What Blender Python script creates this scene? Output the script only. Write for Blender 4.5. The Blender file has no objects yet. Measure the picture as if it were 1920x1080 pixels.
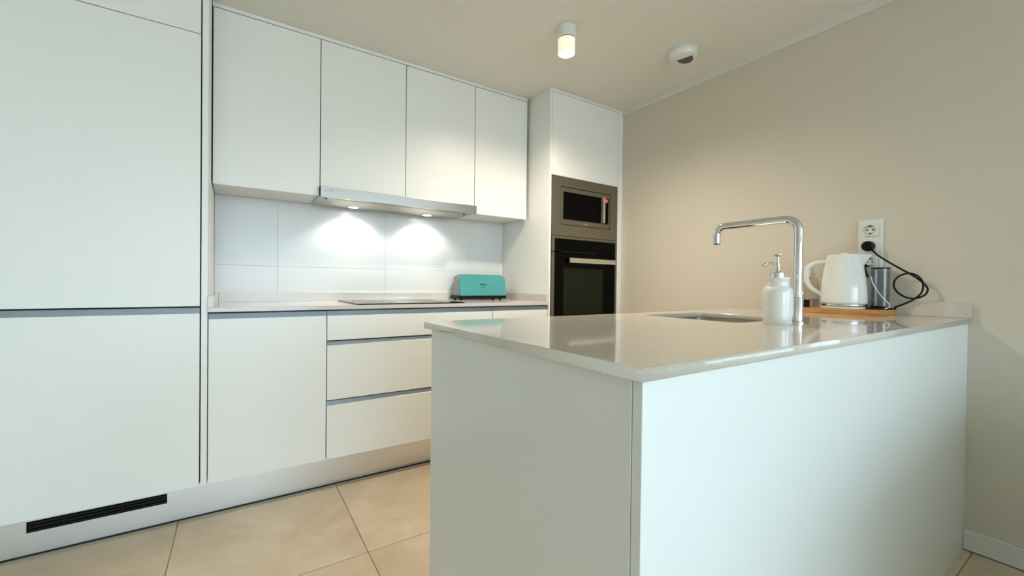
import bpy, bmesh, math, random
from mathutils import Vector, Matrix
from math import sin, cos, pi, radians

S = bpy.context.scene
COL = S.collection
random.seed(4)

# ------------------------------------------------------------------ camera
CAM = Vector((0.1248, -2.1079, 0.9948))
_y, _p, _r = radians(33.3401), radians(-0.5104), radians(0.6733)
FW = Vector((sin(_y) * cos(_p), cos(_y) * cos(_p), sin(_p)))
RT0 = Vector((cos(_y), -sin(_y), 0))
UP0 = RT0.cross(FW)
RT = RT0 * cos(_r) + UP0 * sin(_r)
UP = UP0 * cos(_r) - RT0 * sin(_r)
cd = bpy.data.cameras.new('camera')
cd.sensor_width = 36.0
cd.lens = 36.0 * 783.1 / 1920.0
cd.clip_start = 0.02
cam = bpy.data.objects.new('camera', cd)
COL.objects.link(cam)
M3 = Matrix((RT, UP, -FW)).transposed()
cam.matrix_world = Matrix.Translation(CAM) @ M3.to_4x4()
S.camera = cam

# ------------------------------------------------------------------ exposure, sky, daylight
S.view_settings.view_transform = 'Standard'
S.view_settings.look = 'None'
S.view_settings.gamma = 1.0
S.view_settings.use_curve_mapping = False
S.view_settings.exposure = 0.46

SKY = 8.2
w = bpy.data.worlds.new('overcast_sky')
S.world = w
w.use_nodes = True
wt = w.node_tree
wt.nodes.clear()
wo = wt.nodes.new('ShaderNodeOutputWorld')
wb = wt.nodes.new('ShaderNodeBackground')
tc = wt.nodes.new('ShaderNodeTexCoord')
sp = wt.nodes.new('ShaderNodeSeparateXYZ')
cr = wt.nodes.new('ShaderNodeValToRGB')
mr = wt.nodes.new('ShaderNodeMapRange')
mr.inputs[1].default_value = -1
mr.inputs[2].default_value = 1
wt.links.new(tc.outputs['Generated'], sp.inputs[0])
wt.links.new(sp.outputs[2], mr.inputs[0])
wt.links.new(mr.outputs[0], cr.inputs[0])
e = cr.color_ramp.elements
e[0].position = 0.0
e[0].color = (0.30, 0.28, 0.24, 1)
e[1].position = 1.0
e[1].color = (0.48, 0.72, 1.0, 1)
a = cr.color_ramp.elements.new(0.47); a.color = (0.36, 0.34, 0.27, 1)
a = cr.color_ramp.elements.new(0.52); a.color = (0.62, 0.83, 1.0, 1)
wt.links.new(cr.outputs[0], wb.inputs[0])
wb.inputs[1].default_value = SKY
wt.links.new(wb.outputs[0], wo.inputs[0])

XL, XR, YF, YB, H = -2.4, 2.4625, -8.6, 0.565, 2.259      # the room
WIN1 = (-2.2, 2.3, 0.0, 2.16)                               # glazed doors behind the camera (x0, x1, z0, z1)
WIN2 = (-6.2, -3.4, 0.0, 2.12)                            # glazed doors in the right wall (y0, y1, z0, z1)


def portal(name, loc, rot, sx, sy):
    l = bpy.data.lights.new(name, 'AREA')
    l.shape = 'RECTANGLE'
    l.size, l.size_y = sx, sy
    l.cycles.is_portal = True
    o = bpy.data.objects.new(name, l)
    o.location = loc
    o.rotation_euler = rot
    COL.objects.link(o)


portal('daylight_portal', ((WIN1[0] + WIN1[1]) / 2, YF - 0.02, (WIN1[2] + WIN1[3]) / 2), (radians(90), 0, 0), WIN1[1] - WIN1[0], WIN1[3] - WIN1[2])
portal('daylight_portal', (XR + 0.02, (WIN2[0] + WIN2[1]) / 2, (WIN2[2] + WIN2[3]) / 2), (radians(90), 0, radians(90)), WIN2[1] - WIN2[0], WIN2[3] - WIN2[2])

# ------------------------------------------------------------------ materials


def srgb(r, g, b):
    f = lambda c: (c / 255 / 12.92) if c / 255 <= 0.04045 else ((c / 255 + 0.055) / 1.055) ** 2.4
    return (f(r), f(g), f(b), 1)


def mat(name, col, rough=0.5, metal=0.0, spec=0.5, var=0.03, scale=6.0, bump=0.0, bscale=200.0, coat=0.0, stretch=None, detail=3.0,
        emit=None, estr=0.0, trans=0.0, ior=1.45):
    m = bpy.data.materials.new(name)
    m.use_nodes = True
    t = m.node_tree
    b = t.nodes['Principled BSDF']
    b.inputs['Roughness'].default_value = rough
    b.inputs['Metallic'].default_value = metal
    b.inputs['Specular IOR Level'].default_value = spec
    b.inputs['Coat Weight'].default_value = coat
    b.inputs['Coat Roughness'].default_value = 0.08
    b.inputs['IOR'].default_value = ior
    b.inputs['Transmission Weight'].default_value = trans
    co = t.nodes.new('ShaderNodeTexCoord')
    mp = t.nodes.new('ShaderNodeMapping')
    if stretch:
        mp.inputs['Scale'].default_value = stretch
    t.links.new(co.outputs['Object'], mp.inputs[0])
    n = t.nodes.new('ShaderNodeTexNoise')
    n.inputs['Scale'].default_value = scale
    n.inputs['Detail'].default_value = detail
    t.links.new(mp.outputs[0], n.inputs['Vector'])
    mx = t.nodes.new('ShaderNodeMix')
    mx.data_type = 'RGBA'
    lo = tuple(max(0, c * (1 - var)) for c in col[:3]) + (1,)
    hi = tuple(min(1, c * (1 + var)) for c in col[:3]) + (1,)
    mx.inputs[6].default_value = lo
    mx.inputs[7].default_value = hi
    t.links.new(n.outputs['Fac'], mx.inputs[0])
    t.links.new(mx.outputs[2], b.inputs['Base Color'])
    if bump:
        n2 = t.nodes.new('ShaderNodeTexNoise')
        n2.inputs['Scale'].default_value = bscale
        n2.inputs['Detail'].default_value = 2
        t.links.new(mp.outputs[0], n2.inputs['Vector'])
        bp = t.nodes.new('ShaderNodeBump')
        bp.inputs['Strength'].default_value = bump
        bp.inputs['Distance'].default_value = 0.002
        t.links.new(n2.outputs['Fac'], bp.inputs['Height'])
        t.links.new(bp.outputs[0], b.inputs['Normal'])
    if emit:
        b.inputs['Emission Color'].default_value = emit
        b.inputs['Emission Strength'].default_value = estr
    return m


def clear_glass(name, tint, rough=0.02, f0=1.45):
    """thin clear sheet: tinted straight-through light plus a Fresnel reflection"""
    m = bpy.data.materials.new(name)
    m.use_nodes = True
    t = m.node_tree
    t.nodes.clear()
    o = t.nodes.new('ShaderNodeOutputMaterial')
    tr = t.nodes.new('ShaderNodeBsdfTransparent')
    gl = t.nodes.new('ShaderNodeBsdfGlossy')
    lw = t.nodes.new('ShaderNodeLayerWeight')
    lw.inputs['Blend'].default_value = 0.5
    pw = t.nodes.new('ShaderNodeMath'); pw.operation = 'POWER'; pw.inputs[1].default_value = 4.0
    fr = t.nodes.new('ShaderNodeMath'); fr.operation = 'MULTIPLY_ADD'; fr.inputs[1].default_value = 0.7; fr.inputs[2].default_value = (f0 - 1) * 0.1
    t.links.new(lw.outputs['Facing'], pw.inputs[0]); t.links.new(pw.outputs[0], fr.inputs[0])
    ms = t.nodes.new('ShaderNodeMixShader')
    n = t.nodes.new('ShaderNodeTexNoise')
    n.inputs['Scale'].default_value = 3
    mx = t.nodes.new('ShaderNodeMix')
    mx.data_type = 'RGBA'
    mx.inputs[6].default_value = tint
    mx.inputs[7].default_value = tuple(min(1, c * 1.02) for c in tint[:3]) + (1,)
    t.links.new(n.outputs['Fac'], mx.inputs[0])
    t.links.new(mx.outputs[2], tr.inputs[0])
    gl.inputs['Roughness'].default_value = rough
    t.links.new(fr.outputs[0], ms.inputs[0])
    t.links.new(tr.outputs[0], ms.inputs[1])
    t.links.new(gl.outputs[0], ms.inputs[2])
    t.links.new(ms.outputs[0], o.inputs[0])
    return m


def tile_material():
    m = bpy.data.materials.new('beige_porcelain_tile')
    m.use_nodes = True
    t = m.node_tree
    b = t.nodes['Principled BSDF']
    b.inputs['Roughness'].default_value = 0.42
    co = t.nodes.new('ShaderNodeTexCoord')
    oi = t.nodes.new('ShaderNodeObjectInfo')
    ad = t.nodes.new('ShaderNodeVectorMath'); ad.operation = 'MULTIPLY_ADD'
    cb = t.nodes.new('ShaderNodeCombineXYZ')
    t.links.new(oi.outputs['Random'], cb.inputs[0])
    t.links.new(oi.outputs['Random'], cb.inputs[1])
    ad.inputs[1].default_value = (37, 53, 0)
    t.links.new(cb.outputs[0], ad.inputs[0])
    t.links.new(co.outputs['Object'], ad.inputs[2])
    n = t.nodes.new('ShaderNodeTexNoise'); n.inputs['Scale'].default_value = 2.6; n.inputs['Detail'].default_value = 6; n.inputs['Roughness'].default_value = 0.62
    n.inputs['Distortion'].default_value = 0.6
    t.links.new(ad.outputs[0], n.inputs['Vector'])
    r = t.nodes.new('ShaderNodeValToRGB')
    r.color_ramp.elements[0].position = 0.3
    r.color_ramp.elements[0].color = srgb(198, 176, 146)
    r.color_ramp.elements[1].position = 0.72
    r.color_ramp.elements[1].color = srgb(230, 213, 188)
    t.links.new(n.outputs['Fac'], r.inputs[0])
    t.links.new(r.outputs[0], b.inputs['Base Color'])
    return m


def quartz_material(name, base, rough=0.07):
    m = bpy.data.materials.new(name)
    m.use_nodes = True
    t = m.node_tree
    b = t.nodes['Principled BSDF']
    b.inputs['Roughness'].default_value = rough
    b.inputs['Specular IOR Level'].default_value = 0.55
    co = t.nodes.new('ShaderNodeTexCoord')
    n = t.nodes.new('ShaderNodeTexNoise'); n.inputs['Scale'].default_value = 620; n.inputs['Detail'].default_value = 2
    v = t.nodes.new('ShaderNodeTexNoise'); v.inputs['Scale'].default_value = 190; v.inputs['Detail'].default_value = 4
    t.links.new(co.outputs['Object'], n.inputs['Vector'])
    t.links.new(co.outputs['Object'], v.inputs['Vector'])
    r = t.nodes.new('ShaderNodeValToRGB')
    r.color_ramp.elements[0].position = 0.32
    r.color_ramp.elements[0].color = tuple(c * 0.84 for c in base[:3]) + (1,)
    r.color_ramp.elements[1].position = 0.62
    r.color_ramp.elements[1].color = tuple(min(1, c * 1.06) for c in base[:3]) + (1,)
    md = t.nodes.new('ShaderNodeMath'); md.operation = 'MULTIPLY_ADD'
    md.inputs[1].default_value = 0.25
    t.links.new(v.outputs['Fac'], md.inputs[0])
    sc_ = t.nodes.new('ShaderNodeMath'); sc_.operation = 'MULTIPLY'; sc_.inputs[1].default_value = 0.75
    t.links.new(n.outputs['Fac'], sc_.inputs[0])
    t.links.new(sc_.outputs[0], md.inputs[2])
    t.links.new(md.outputs[0], r.inputs[0])
    t.links.new(r.outputs[0], b.inputs['Base Color'])
    return m


def wood_material(name, a, c, scale=(3, 40, 40)):
    m = bpy.data.materials.new(name)
    m.use_nodes = True
    t = m.node_tree
    b = t.nodes['Principled BSDF']
    b.inputs['Roughness'].default_value = 0.5
    co = t.nodes.new('ShaderNodeTexCoord')
    mp = t.nodes.new('ShaderNodeMapping'); mp.inputs['Scale'].default_value = scale
    n = t.nodes.new('ShaderNodeTexNoise'); n.inputs['Scale'].default_value = 4; n.inputs['Detail'].default_value = 4
    r = t.nodes.new('ShaderNodeValToRGB')
    r.color_ramp.elements[0].position = 0.3; r.color_ramp.elements[0].color = a
    r.color_ramp.elements[1].position = 0.7; r.color_ramp.elements[1].color = c
    t.links.new(co.outputs['Object'], mp.inputs[0]); t.links.new(mp.outputs[0], n.inputs['Vector'])
    t.links.new(n.outputs['Fac'], r.inputs[0]); t.links.new(r.outputs[0], b.inputs['Base Color'])
    return m


M = {}
M['lacquer'] = mat('white_satin_lacquer', srgb(240, 240, 237), 0.36, var=0.008, scale=2, bump=0.02, bscale=300)
M['panel'] = mat('white_satin_panel', srgb(234, 234, 230), 0.27, var=0.008, scale=2, bump=0.02, bscale=300)
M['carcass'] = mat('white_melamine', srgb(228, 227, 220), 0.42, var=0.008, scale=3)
M['gap'] = mat('dark_grey_and_gap_shade', srgb(58, 58, 56), 0.6, var=0.05)  # dark grey; on carcasses behind fronts, gap shade put into the colour
M['alu'] = mat('brushed_aluminium', srgb(226, 229, 232), 0.33, 1.0, var=0.05, scale=14, stretch=(0.5, 8, 60), bump=0.05, bscale=60)
M['profile'] = mat('anodised_handle_profile', srgb(154, 162, 170), 0.45, 0.9, var=0.03, scale=8, stretch=(0.4, 20, 20))
M['steel'] = mat('brushed_stainless_steel', srgb(178, 174, 170), 0.28, 1.0, var=0.05, scale=20, stretch=(0.5, 10, 60), bump=0.04, bscale=60)
M['sinksteel'] = mat('sink_stainless_steel', srgb(150, 146, 138), 0.25, 1.0, var=0.05, scale=20)
M['oven_trim'] = mat('bronze_grey_steel', srgb(128, 120, 104), 0.38, 0.75, var=0.04, scale=20, stretch=(0.5, 10, 60))
M['oven_handle'] = mat('oven_handle_aluminium', srgb(200, 194, 180), 0.35, 0.7, var=0.03)
M['chrome'] = mat('polished_chrome', srgb(214, 216, 218), 0.05, 1.0, var=0.01)
M['black'] = mat('black_gloss_glass', srgb(6, 6, 6), 0.05, 0.0, 0.08, var=0.1)
M['ovenwin'] = mat('dark_oven_glass_green_reflection', srgb(18, 27, 13), 0.05, 0.0, 0.25, var=0.15, scale=3)  # greenish reflection of greenery put into the dark glass base colour
M['dark'] = mat('matt_dark_void', srgb(22, 22, 22), 0.7, var=0.1)
M['blackplastic'] = mat('black_plastic', srgb(5, 5, 5), 0.45, 0.0, 0.25, var=0.1)
M['cord'] = mat('black_woven_cord', srgb(14, 14, 15), 0.75, var=0.3, scale=500)
M['whiteplastic'] = mat('white_plastic', srgb(232, 232, 226), 0.28, var=0.01)
M['whitegloss'] = mat('white_gloss_plastic', srgb(235, 236, 234), 0.13, var=0.01, coat=0.3)
M['ceramic'] = mat('white_glazed_ceramic', srgb(234, 233, 226), 0.10, var=0.02, scale=20, coat=0.4)
M['quartz'] = quartz_material('beige_white_quartz', srgb(214, 205, 193), 0.06)
M['quartz2'] = quartz_material('beige_white_quartz_back', srgb(214, 208, 202), 0.12)
M['wall'] = mat('greige_wall_paint', srgb(217, 208, 192), 0.75, var=0.015, scale=3, bump=0.06, bscale=450)
M['ceiling'] = mat('off_white_ceiling_paint', srgb(236, 233, 224), 0.8, var=0.01, scale=2, bump=0.04, bscale=400)
M['light_blocker'] = mat('brown_grey_blocker_paint', srgb(150, 136, 116), 0.7, var=0.02)  # colour of the added block that shades the right wall
M['whitepaint'] = mat('white_trim_paint', srgb(226, 225, 218), 0.5, var=0.01)
M['wallwhite'] = mat('white_wall_paint', srgb(236, 234, 228), 0.7, var=0.01)
M['walltile'] = mat('white_glazed_wall_tile', srgb(220, 222, 222), 0.22, var=0.01, scale=2)
M['grout'] = mat('pale_grout', srgb(208, 208, 203), 0.8, var=0.05)
M['floorgrout'] = mat('brown_floor_grout', srgb(176, 158, 132), 0.85, var=0.08)
M['floortile'] = tile_material()
M['toaster'] = mat('turquoise_enamel', srgb(80, 163, 164), 0.22, var=0.03, scale=8, coat=0.3)
M['toastermetal'] = mat('toaster_end_steel', srgb(150, 146, 144), 0.3, 1.0, var=0.05)
M['teal_print'] = mat('dark_teal_print', srgb(10, 84, 84), 0.5, var=0.02)
M['grey_print'] = mat('grey_print', srgb(150, 154, 156), 0.5, var=0.02)
M['pale_print'] = mat('pale_print', srgb(196, 190, 172), 0.5, var=0.02)
M['board'] = wood_material('honey_bamboo', srgb(176, 118, 54), srgb(214, 160, 92), (30, 3, 30))
M['filter'] = mat('hood_filter_mesh', srgb(190, 186, 166), 0.45, 0.6, var=0.25, scale=160)
M['grille'] = mat('grey_vent_mesh', srgb(120, 120, 106), 0.7, var=0.25, scale=300)
M['smoke'] = clear_glass('smoked_clear_plastic', (0.84, 0.86, 0.88, 1), 0.04, 1.4)
M['clear'] = clear_glass('clear_glass', (0.93, 0.93, 0.92, 1), 0.02, 1.4)
M['pane'] = clear_glass('window_glass', (0.97, 0.98, 0.98, 1), 0.0, 1.3)
M['led'] = mat('white_led_lens', srgb(255, 255, 250), 0.3, emit=(1.0, 0.98, 0.92, 1), estr=30)
M['lampglow'] = mat('frosted_lamp_glass', srgb(250, 246, 235), 0.3, emit=(1.0, 0.86, 0.62, 1), estr=0.42)
M['lampled'] = mat('warm_led_disc', srgb(255, 250, 235), 0.3, emit=(1.0, 0.88, 0.66, 1), estr=14)
M['reddisplay'] = mat('red_lit_display', srgb(60, 8, 16), 0.3, emit=(1.0, 0.10, 0.18, 1), estr=0.75)
M['terrace'] = mat('terrace_paving', srgb(200, 194, 182), 0.8, var=0.1)

# ------------------------------------------------------------------ mesh helpers


def tag(o, label=None, cat=None, group=None, kind=None):
    if label: o['label'] = label
    if cat: o['category'] = cat
    if group: o['group'] = group
    if kind: o['kind'] = kind
    return o


def root_of(p):
    while p.parent:
        p = p.parent
    return p


def obj(name, bm, m, parent=None, smooth=False, loc=None, bevel=0.0, segs=2):
    """one mesh object; the bmesh is in world coordinates"""
    if bevel:
        bmesh.ops.remove_doubles(bm, verts=bm.verts, dist=1e-6)
        bmesh.ops.bevel(bm, geom=[e_ for e_ in bm.edges if len(e_.link_faces) == 2 and e_.calc_face_angle(0) > 0.6], offset=bevel, segments=segs,
                        profile=0.6, affect='EDGES', clamp_overlap=True)
    bmesh.ops.recalc_face_normals(bm, faces=bm.faces)
    me = bpy.data.meshes.new(name)
    bm.to_mesh(me)
    bm.free()
    return link(name, me, m, parent, smooth, loc)


def link(name, me, m, parent=None, smooth=False, loc=None):
    o = bpy.data.objects.new(name, me)
    COL.objects.link(o)
    if not me.materials:
        me.materials.append(m)
    off = Vector((0, 0, 0))
    if parent is not None:
        o.parent = parent
        off = root_of(parent).location.copy()
    elif loc is not None:
        off = Vector(loc)
        o.location = off
    if off.length > 0:
        me.transform(Matrix.Translation(-off))
    if smooth:
        for p in me.polygons:
            p.use_smooth = True
        if smooth == 'auto':
            me.set_sharp_from_angle(angle=radians(40))
    return o


def thing(name, loc, label, cat, group=None):
    o = bpy.data.objects.new(name, None)
    o.empty_display_size = 0.05
    o.location = loc
    COL.objects.link(o)
    return tag(o, label, cat, group)


def bx(x0, x1, y0, y1, z0, z1, bm=None):
    bm = bm or bmesh.new()
    v = [bm.verts.new((x, y, z)) for x in (x0, x1) for y in (y0, y1) for z in (z0, z1)]
    for f in ((0, 1, 3, 2), (4, 6, 7, 5), (0, 4, 5, 1), (2, 3, 7, 6), (0, 2, 6, 4), (1, 5, 7, 3)):
        bm.faces.new([v[i] for i in f])
    return bm


def lathe(profile, c=(0, 0), n=40, bm=None, cap0=True, cap1=True):
    bm = bm or bmesh.new()
    rings = []
    for r, z in profile:
        rings.append([bm.verts.new((c[0] + r * cos(2 * pi * k / n), c[1] + r * sin(2 * pi * k / n), z)) for k in range(n)])
    for a_, b_ in zip(rings, rings[1:]):
        for k in range(n):
            bm.faces.new((a_[k], a_[(k + 1) % n], b_[(k + 1) % n], b_[k]))
    if cap0: bm.faces.new(rings[0][::-1])
    if cap1: bm.faces.new(rings[-1])
    return bm


def disc_axis(center, axis, r, h, n=28, bm=None, bev=0.0):
    """short cylinder from center along axis"""
    bm = bm or bmesh.new()
    ax = Vector(axis).normalized()
    q = Vector((0, 0, 1)).rotation_difference(ax).to_matrix()
    prof = [(r, 0), (r, h - bev), (r - bev, h)] if bev else [(r, 0), (r, h)]
    rings = []
    for rr, z in prof:
        rings.append([bm.verts.new(Vector(center) + q @ Vector((rr * cos(2 * pi * k / n), rr * sin(2 * pi * k / n), z))) for k in range(n)])
    for a_, b_ in zip(rings, rings[1:]):
        for k in range(n):
            bm.faces.new((a_[k], a_[(k + 1) % n], b_[(k + 1) % n], b_[k]))
    bm.faces.new(rings[0][::-1]); bm.faces.new(rings[-1])
    return bm


def spline(pts, sub=8):
    """Catmull-Rom through points"""
    P = [Vector(p) for p in pts]
    out = []
    for i in range(len(P) - 1):
        p0 = P[max(i - 1, 0)]; p1 = P[i]; p2 = P[i + 1]; p3 = P[min(i + 2, len(P) - 1)]
        for k in range(sub):
            t = k / sub
            out.append(0.5 * ((2 * p1) + (p2 - p0) * t + (2 * p0 - 5 * p1 + 4 * p2 - p3) * t * t + (3 * p1 - p0 - 3 * p2 + p3) * t ** 3))
    out.append(P[-1])
    return out


def round_path(pts, rad, n=8):
    """polyline with circular-ish fillets"""
    P = [Vector(p) for p in pts]
    out = [P[0]]
    for i in range(1, len(P) - 1):
        a_ = (P[i - 1] - P[i]); b_ = (P[i + 1] - P[i])
        d = min(rad, a_.length * 0.49, b_.length * 0.49)
        s = P[i] + a_.normalized() * d; t_ = P[i] + b_.normalized() * d
        k2 = 0.2929
        for k in range(n + 1):
            u = k / n
            th = u * pi / 2
            c_ = s + t_ - P[i]
            out.append(c_ + (s - c_) * cos(th) + (t_ - c_) * sin(th))
    out.append(P[-1])
    return out


def tube(path, r, n=14, bm=None, cap=True, flat=1.0):
    bm = bm or bmesh.new()
    P = [Vector(p) for p in path]
    T = [(P[min(i + 1, len(P) - 1)] - P[max(i - 1, 0)]).normalized() for i in range(len(P))]
    ref = Vector((0, 0, 1)) if abs(T[0].z) < 0.9 else Vector((1, 0, 0))
    nrm = (ref - T[0] * ref.dot(T[0])).normalized()
    rings = []
    for i, p in enumerate(P):
        if i:
            nrm = (nrm - T[i] * nrm.dot(T[i])).normalized()
        bi = T[i].cross(nrm)
        rr = r[i] if isinstance(r, (list, tuple)) else r
        rings.append([bm.verts.new(p + nrm * (rr * cos(2 * pi * k / n)) + bi * (rr * flat * sin(2 * pi * k / n))) for k in range(n)])
    for a_, b_ in zip(rings, rings[1:]):
        for k in range(n):
            bm.faces.new((a_[k], a_[(k + 1) % n], b_[(k + 1) % n], b_[k]))
    if cap:
        bm.faces.new(rings[0][::-1]); bm.faces.new(rings[-1])
    return bm


def rrect(x0, x1, y0, y1, r, n=6):
    out = []
    for cx, cy, a0 in ((x1 - r, y1 - r, 0), (x0 + r, y1 - r, 90), (x0 + r, y0 + r, 180), (x1 - r, y0 + r, 270)):
        for k in range(n + 1):
            t = radians(a0 + 90 * k / n)
            out.append((cx + r * cos(t), cy + r * sin(t)))
    return out


def slab(name, loops, z0, z1, m, parent, bev=0.0015):
    """flat plate with holes: 2-D curve filled and extruded, turned into a mesh"""
    c = bpy.data.curves.new(name, 'CURVE')
    c.dimensions = '2D'
    c.fill_mode = 'BOTH'
    c.extrude = (z1 - z0) / 2 - bev
    c.bevel_depth = bev
    c.bevel_resolution = 1
    c.offset = -bev
    for lp in loops:
        s = c.splines.new('POLY')
        s.points.add(len(lp) - 1)
        for i, (x, y) in enumerate(lp):
            s.points[i].co = (x, y, 0, 1)
        s.use_cyclic_u = True
    o = bpy.data.objects.new(name, c)
    me = bpy.data.meshes.new_from_object(o)
    bpy.data.objects.remove(o)
    me.transform(Matrix.Translation((0, 0, (z0 + z1) / 2)))
    me.materials.clear()
    return link(name, me, m, parent)


def text(name, body, size, m, parent, origin, xdir, zdir, depth=0.0004, bold=0.0, shear=0.0):
    c = bpy.data.curves.new(name, 'FONT')
    c.body = body
    c.size = size
    c.extrude = depth
    c.offset = bold
    c.shear = shear
    c.align_x = 'CENTER'
    c.align_y = 'CENTER'
    o = bpy.data.objects.new(name, c)
    me = bpy.data.meshes.new_from_object(o)
    bpy.data.objects.remove(o)
    X = Vector(xdir).normalized(); Z = Vector(zdir).normalized()
    me.transform(Matrix.Translation(origin) @ Matrix((X, Z, X.cross(Z))).transposed().to_4x4())
    me.materials.clear()
    return link(name, me, m, parent)


def pt(u, v, D):
    """the point seen at photo pixel (u, v), D metres away measured over the floor"""
    d = FW + RT * ((u - 960) / 783.1) - UP * ((v - 540) / 783.1)
    return CAM + d * (D / math.hypot(d.x, d.y))


def ptx(u, v, x):
    d = FW + RT * ((u - 960) / 783.1) - UP * ((v - 540) / 783.1)
    return CAM + d * ((x - CAM.x) / d.x)


# ------------------------------------------------------------------ the room shell
def struct(name, bm, m, label=None):
    o = obj(name, bm, m)
    o['kind'] = 'structure'
    if label: o['label'] = label
    return o


T = 0.15
floor = struct('floor', bx(XL - T, XR + T, YF - T, YB + T, -0.12, -0.0035), M['floorgrout'], 'floor of large beige stone-look tiles')
GX, GY, GP = -0.0741, -0.542, 0.608
tile_meshes = {}


def tile_piece(x0, x1, y0, y1):
    key = (round(x1 - x0, 3), round(y1 - y0, 3))
    if key not in tile_meshes:
        bm = bx(-key[0] / 2, key[0] / 2, -key[1] / 2, key[1] / 2, -0.003, 0.0)
        top = [e_ for e_ in bm.edges if all(v.co.z > -0.001 for v in e_.verts)]
        bmesh.ops.bevel(bm, geom=top, offset=0.0012, segments=1, affect='EDGES')
        bmesh.ops.recalc_face_normals(bm, faces=bm.faces)
        me = bpy.data.meshes.new('floor_tile')
        bm.to_mesh(me); bm.free()
        me.materials.append(M['floortile'])
        tile_meshes[key] = me
    o = bpy.data.objects.new('floor_tile', tile_meshes[key])
    o.location = ((x0 + x1) / 2, (y0 + y1) / 2, 0)
    COL.objects.link(o)
    o.parent = floor


for i in range(-4, 6):
    for j in range(-14, 3):
        x0, x1 = GX + i * GP, GX + (i + 1) * GP
        y0, y1 = GY + j * GP, GY + (j + 1) * GP
        x0, x1, y0, y1 = max(x0, XL), min(x1, XR), max(y0, YF), min(y1, YB)
        if x1 - x0 > 0.03 and y1 - y0 > 0.03:
            tile_piece(x0 + 0.0015, x1 - 0.0015, y0 + 0.0015, y1 - 0.0015)

struct('ceiling', bx(XL - T, XR + T, YF - T, YB + T, H, H + 0.15), M['ceiling'])
wall_back = struct('wall_back', bx(XL - T, XR + T, YB, YB + T, 0, H), M['wallwhite'])
bm = bx(XR, XR + T, WIN2[1], YB, 0, H)
bx(XR, XR + T, YF - T, WIN2[0], 0, H, bm)
bx(XR, XR + T, WIN2[0], WIN2[1], WIN2[3], H, bm)
struct('wall_right', bm, M['wall'], 'greige painted wall behind the peninsula')
bm = bx(XL - T, XL, YF - T, YB, 0, H)
bx(XL, -0.625, -0.02, YB, 0, H, bm)
struct('wall_left', bm, M['wall'])
bm = bx(XL, WIN1[0], YF - T, YF, 0, H)
bx(WIN1[1], XR, YF - T, YF, 0, H, bm)
bx(WIN1[0], WIN1[1], YF - T, YF, WIN1[3], H, bm)
struct('wall_front', bm, M['wall'])
struct('trim_1', bx(XR - 0.012, XR, YF, -0.0, 2.219, H), M['whitepaint'], 'white cove strip where ceiling meets greige wall')
bm = bx(XR - 0.013, XR, WIN2[1] + 0.06, -1.7345, 0.004, 0.078)
o = obj('baseboard_right', bm, M['whitepaint'], bevel=0.003); o['kind'] = 'structure'

# the glazed doors behind the camera
win = struct('window_1', bx(WIN1[0], WIN1[1], YF - 0.09, YF - 0.03, WIN1[3] - 0.06, WIN1[3]), M['whitepaint'])
for xa in (WIN1[0], (WIN1[0] + WIN1[1]) / 2 - 0.04, WIN1[1] - 0.08):
    obj('window_frame', bx(xa, xa + 0.08, YF - 0.09, YF - 0.03, 0, WIN1[3] - 0.06), M['whitepaint'], win)
obj('pane', bx(WIN1[0] + 0.08, WIN1[1] - 0.08, YF - 0.062, YF - 0.058, 0.0, WIN1[3] - 0.06), M['pane'], win)
win = struct('window_2', bx(XR + 0.03, XR + 0.09, WIN2[0], WIN2[1], WIN2[3] - 0.06, WIN2[3]), M['whitepaint'])
for ya in (WIN2[0], (WIN2[0] + WIN2[1]) / 2 - 0.04, WIN2[1] - 0.08):
    obj('window_frame', bx(XR + 0.03, XR + 0.09, ya, ya + 0.08, 0, WIN2[3] - 0.06), M['whitepaint'], win)
obj('pane', bx(XR + 0.058, XR + 0.062, WIN2[0] + 0.08, WIN2[1] - 0.08, 0.0, WIN2[3] - 0.06), M['pane'], win)
struct('added_light_blocker', bx(1.00, XR, -2.92, -2.80, 0, 0.68), M['light_blocker'])  # added unseen low block, shades the lower right wall and peninsula front
struct('terrace', bx(-14, 16, -24, 8, -0.3, -0.13), M['terrace'])

# wall tiles behind the worktop, 60 x 30, recessed joints
YT = 0.555
tz = [0.886, 1.080, 1.4465]
tx = [0.024, 0.3118, 0.9091, 1.5064, 1.765]
wall_tile_no = 0
for za, zb in zip(tz, tz[1:]):
    for xa, xb in zip(tx, tx[1:]):
        obj('wall_tile', bx(xa + 0.0009, xb - 0.0009, YT, YB, za + 0.0009, zb - 0.0009), M['walltile'], wall_back, bevel=0.0006, segs=1)
obj('grout', bx(tx[0], tx[-1], YT + 0.0012, YB, tz[0], tz[-1]), M['grout'], wall_back)

# ------------------------------------------------------------------ tall refrigerator cabinet, left
ZP = 0.16            # underside of the fronts
G = 0.0019
FT = 0.019           # thickness of a front


def front(parent, x0, x1, z0, z1, y=0.0, name='door', m=None):
    return obj(name, bx(x0 + G, x1 - G, y, y + FT, z0, z1), m or M['lacquer'], parent, bevel=0.001)


def profile(parent, x0, x1, z0, z1, y=0.0):
    """recessed aluminium grip channel between two fronts"""
    bm = bmesh.new()
    pts = [(y + 0.0035, z0 - 0.004), (y + 0.0045, z0 - 0.003), (y + 0.0105, z1 - 0.0045), (y + 0.024, z1 - 0.003), (y + 0.030, z1 + 0.001), (y + 0.030, z0 - 0.006), (y + 0.0035, z0 - 0.006)]
    a_ = [bm.verts.new((x0, p[0], p[1])) for p in pts]
    b_ = [bm.verts.new((x1, p[0], p[1])) for p in pts]
    for i in range(len(pts)):
        j = (i + 1) % len(pts)
        bm.faces.new((a_[i], a_[j], b_[j], b_[i]))
    bm.faces.new(a_[::-1]); bm.faces.new(b_)
    return obj('handle_profile', bm, M['profile'], parent)


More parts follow.
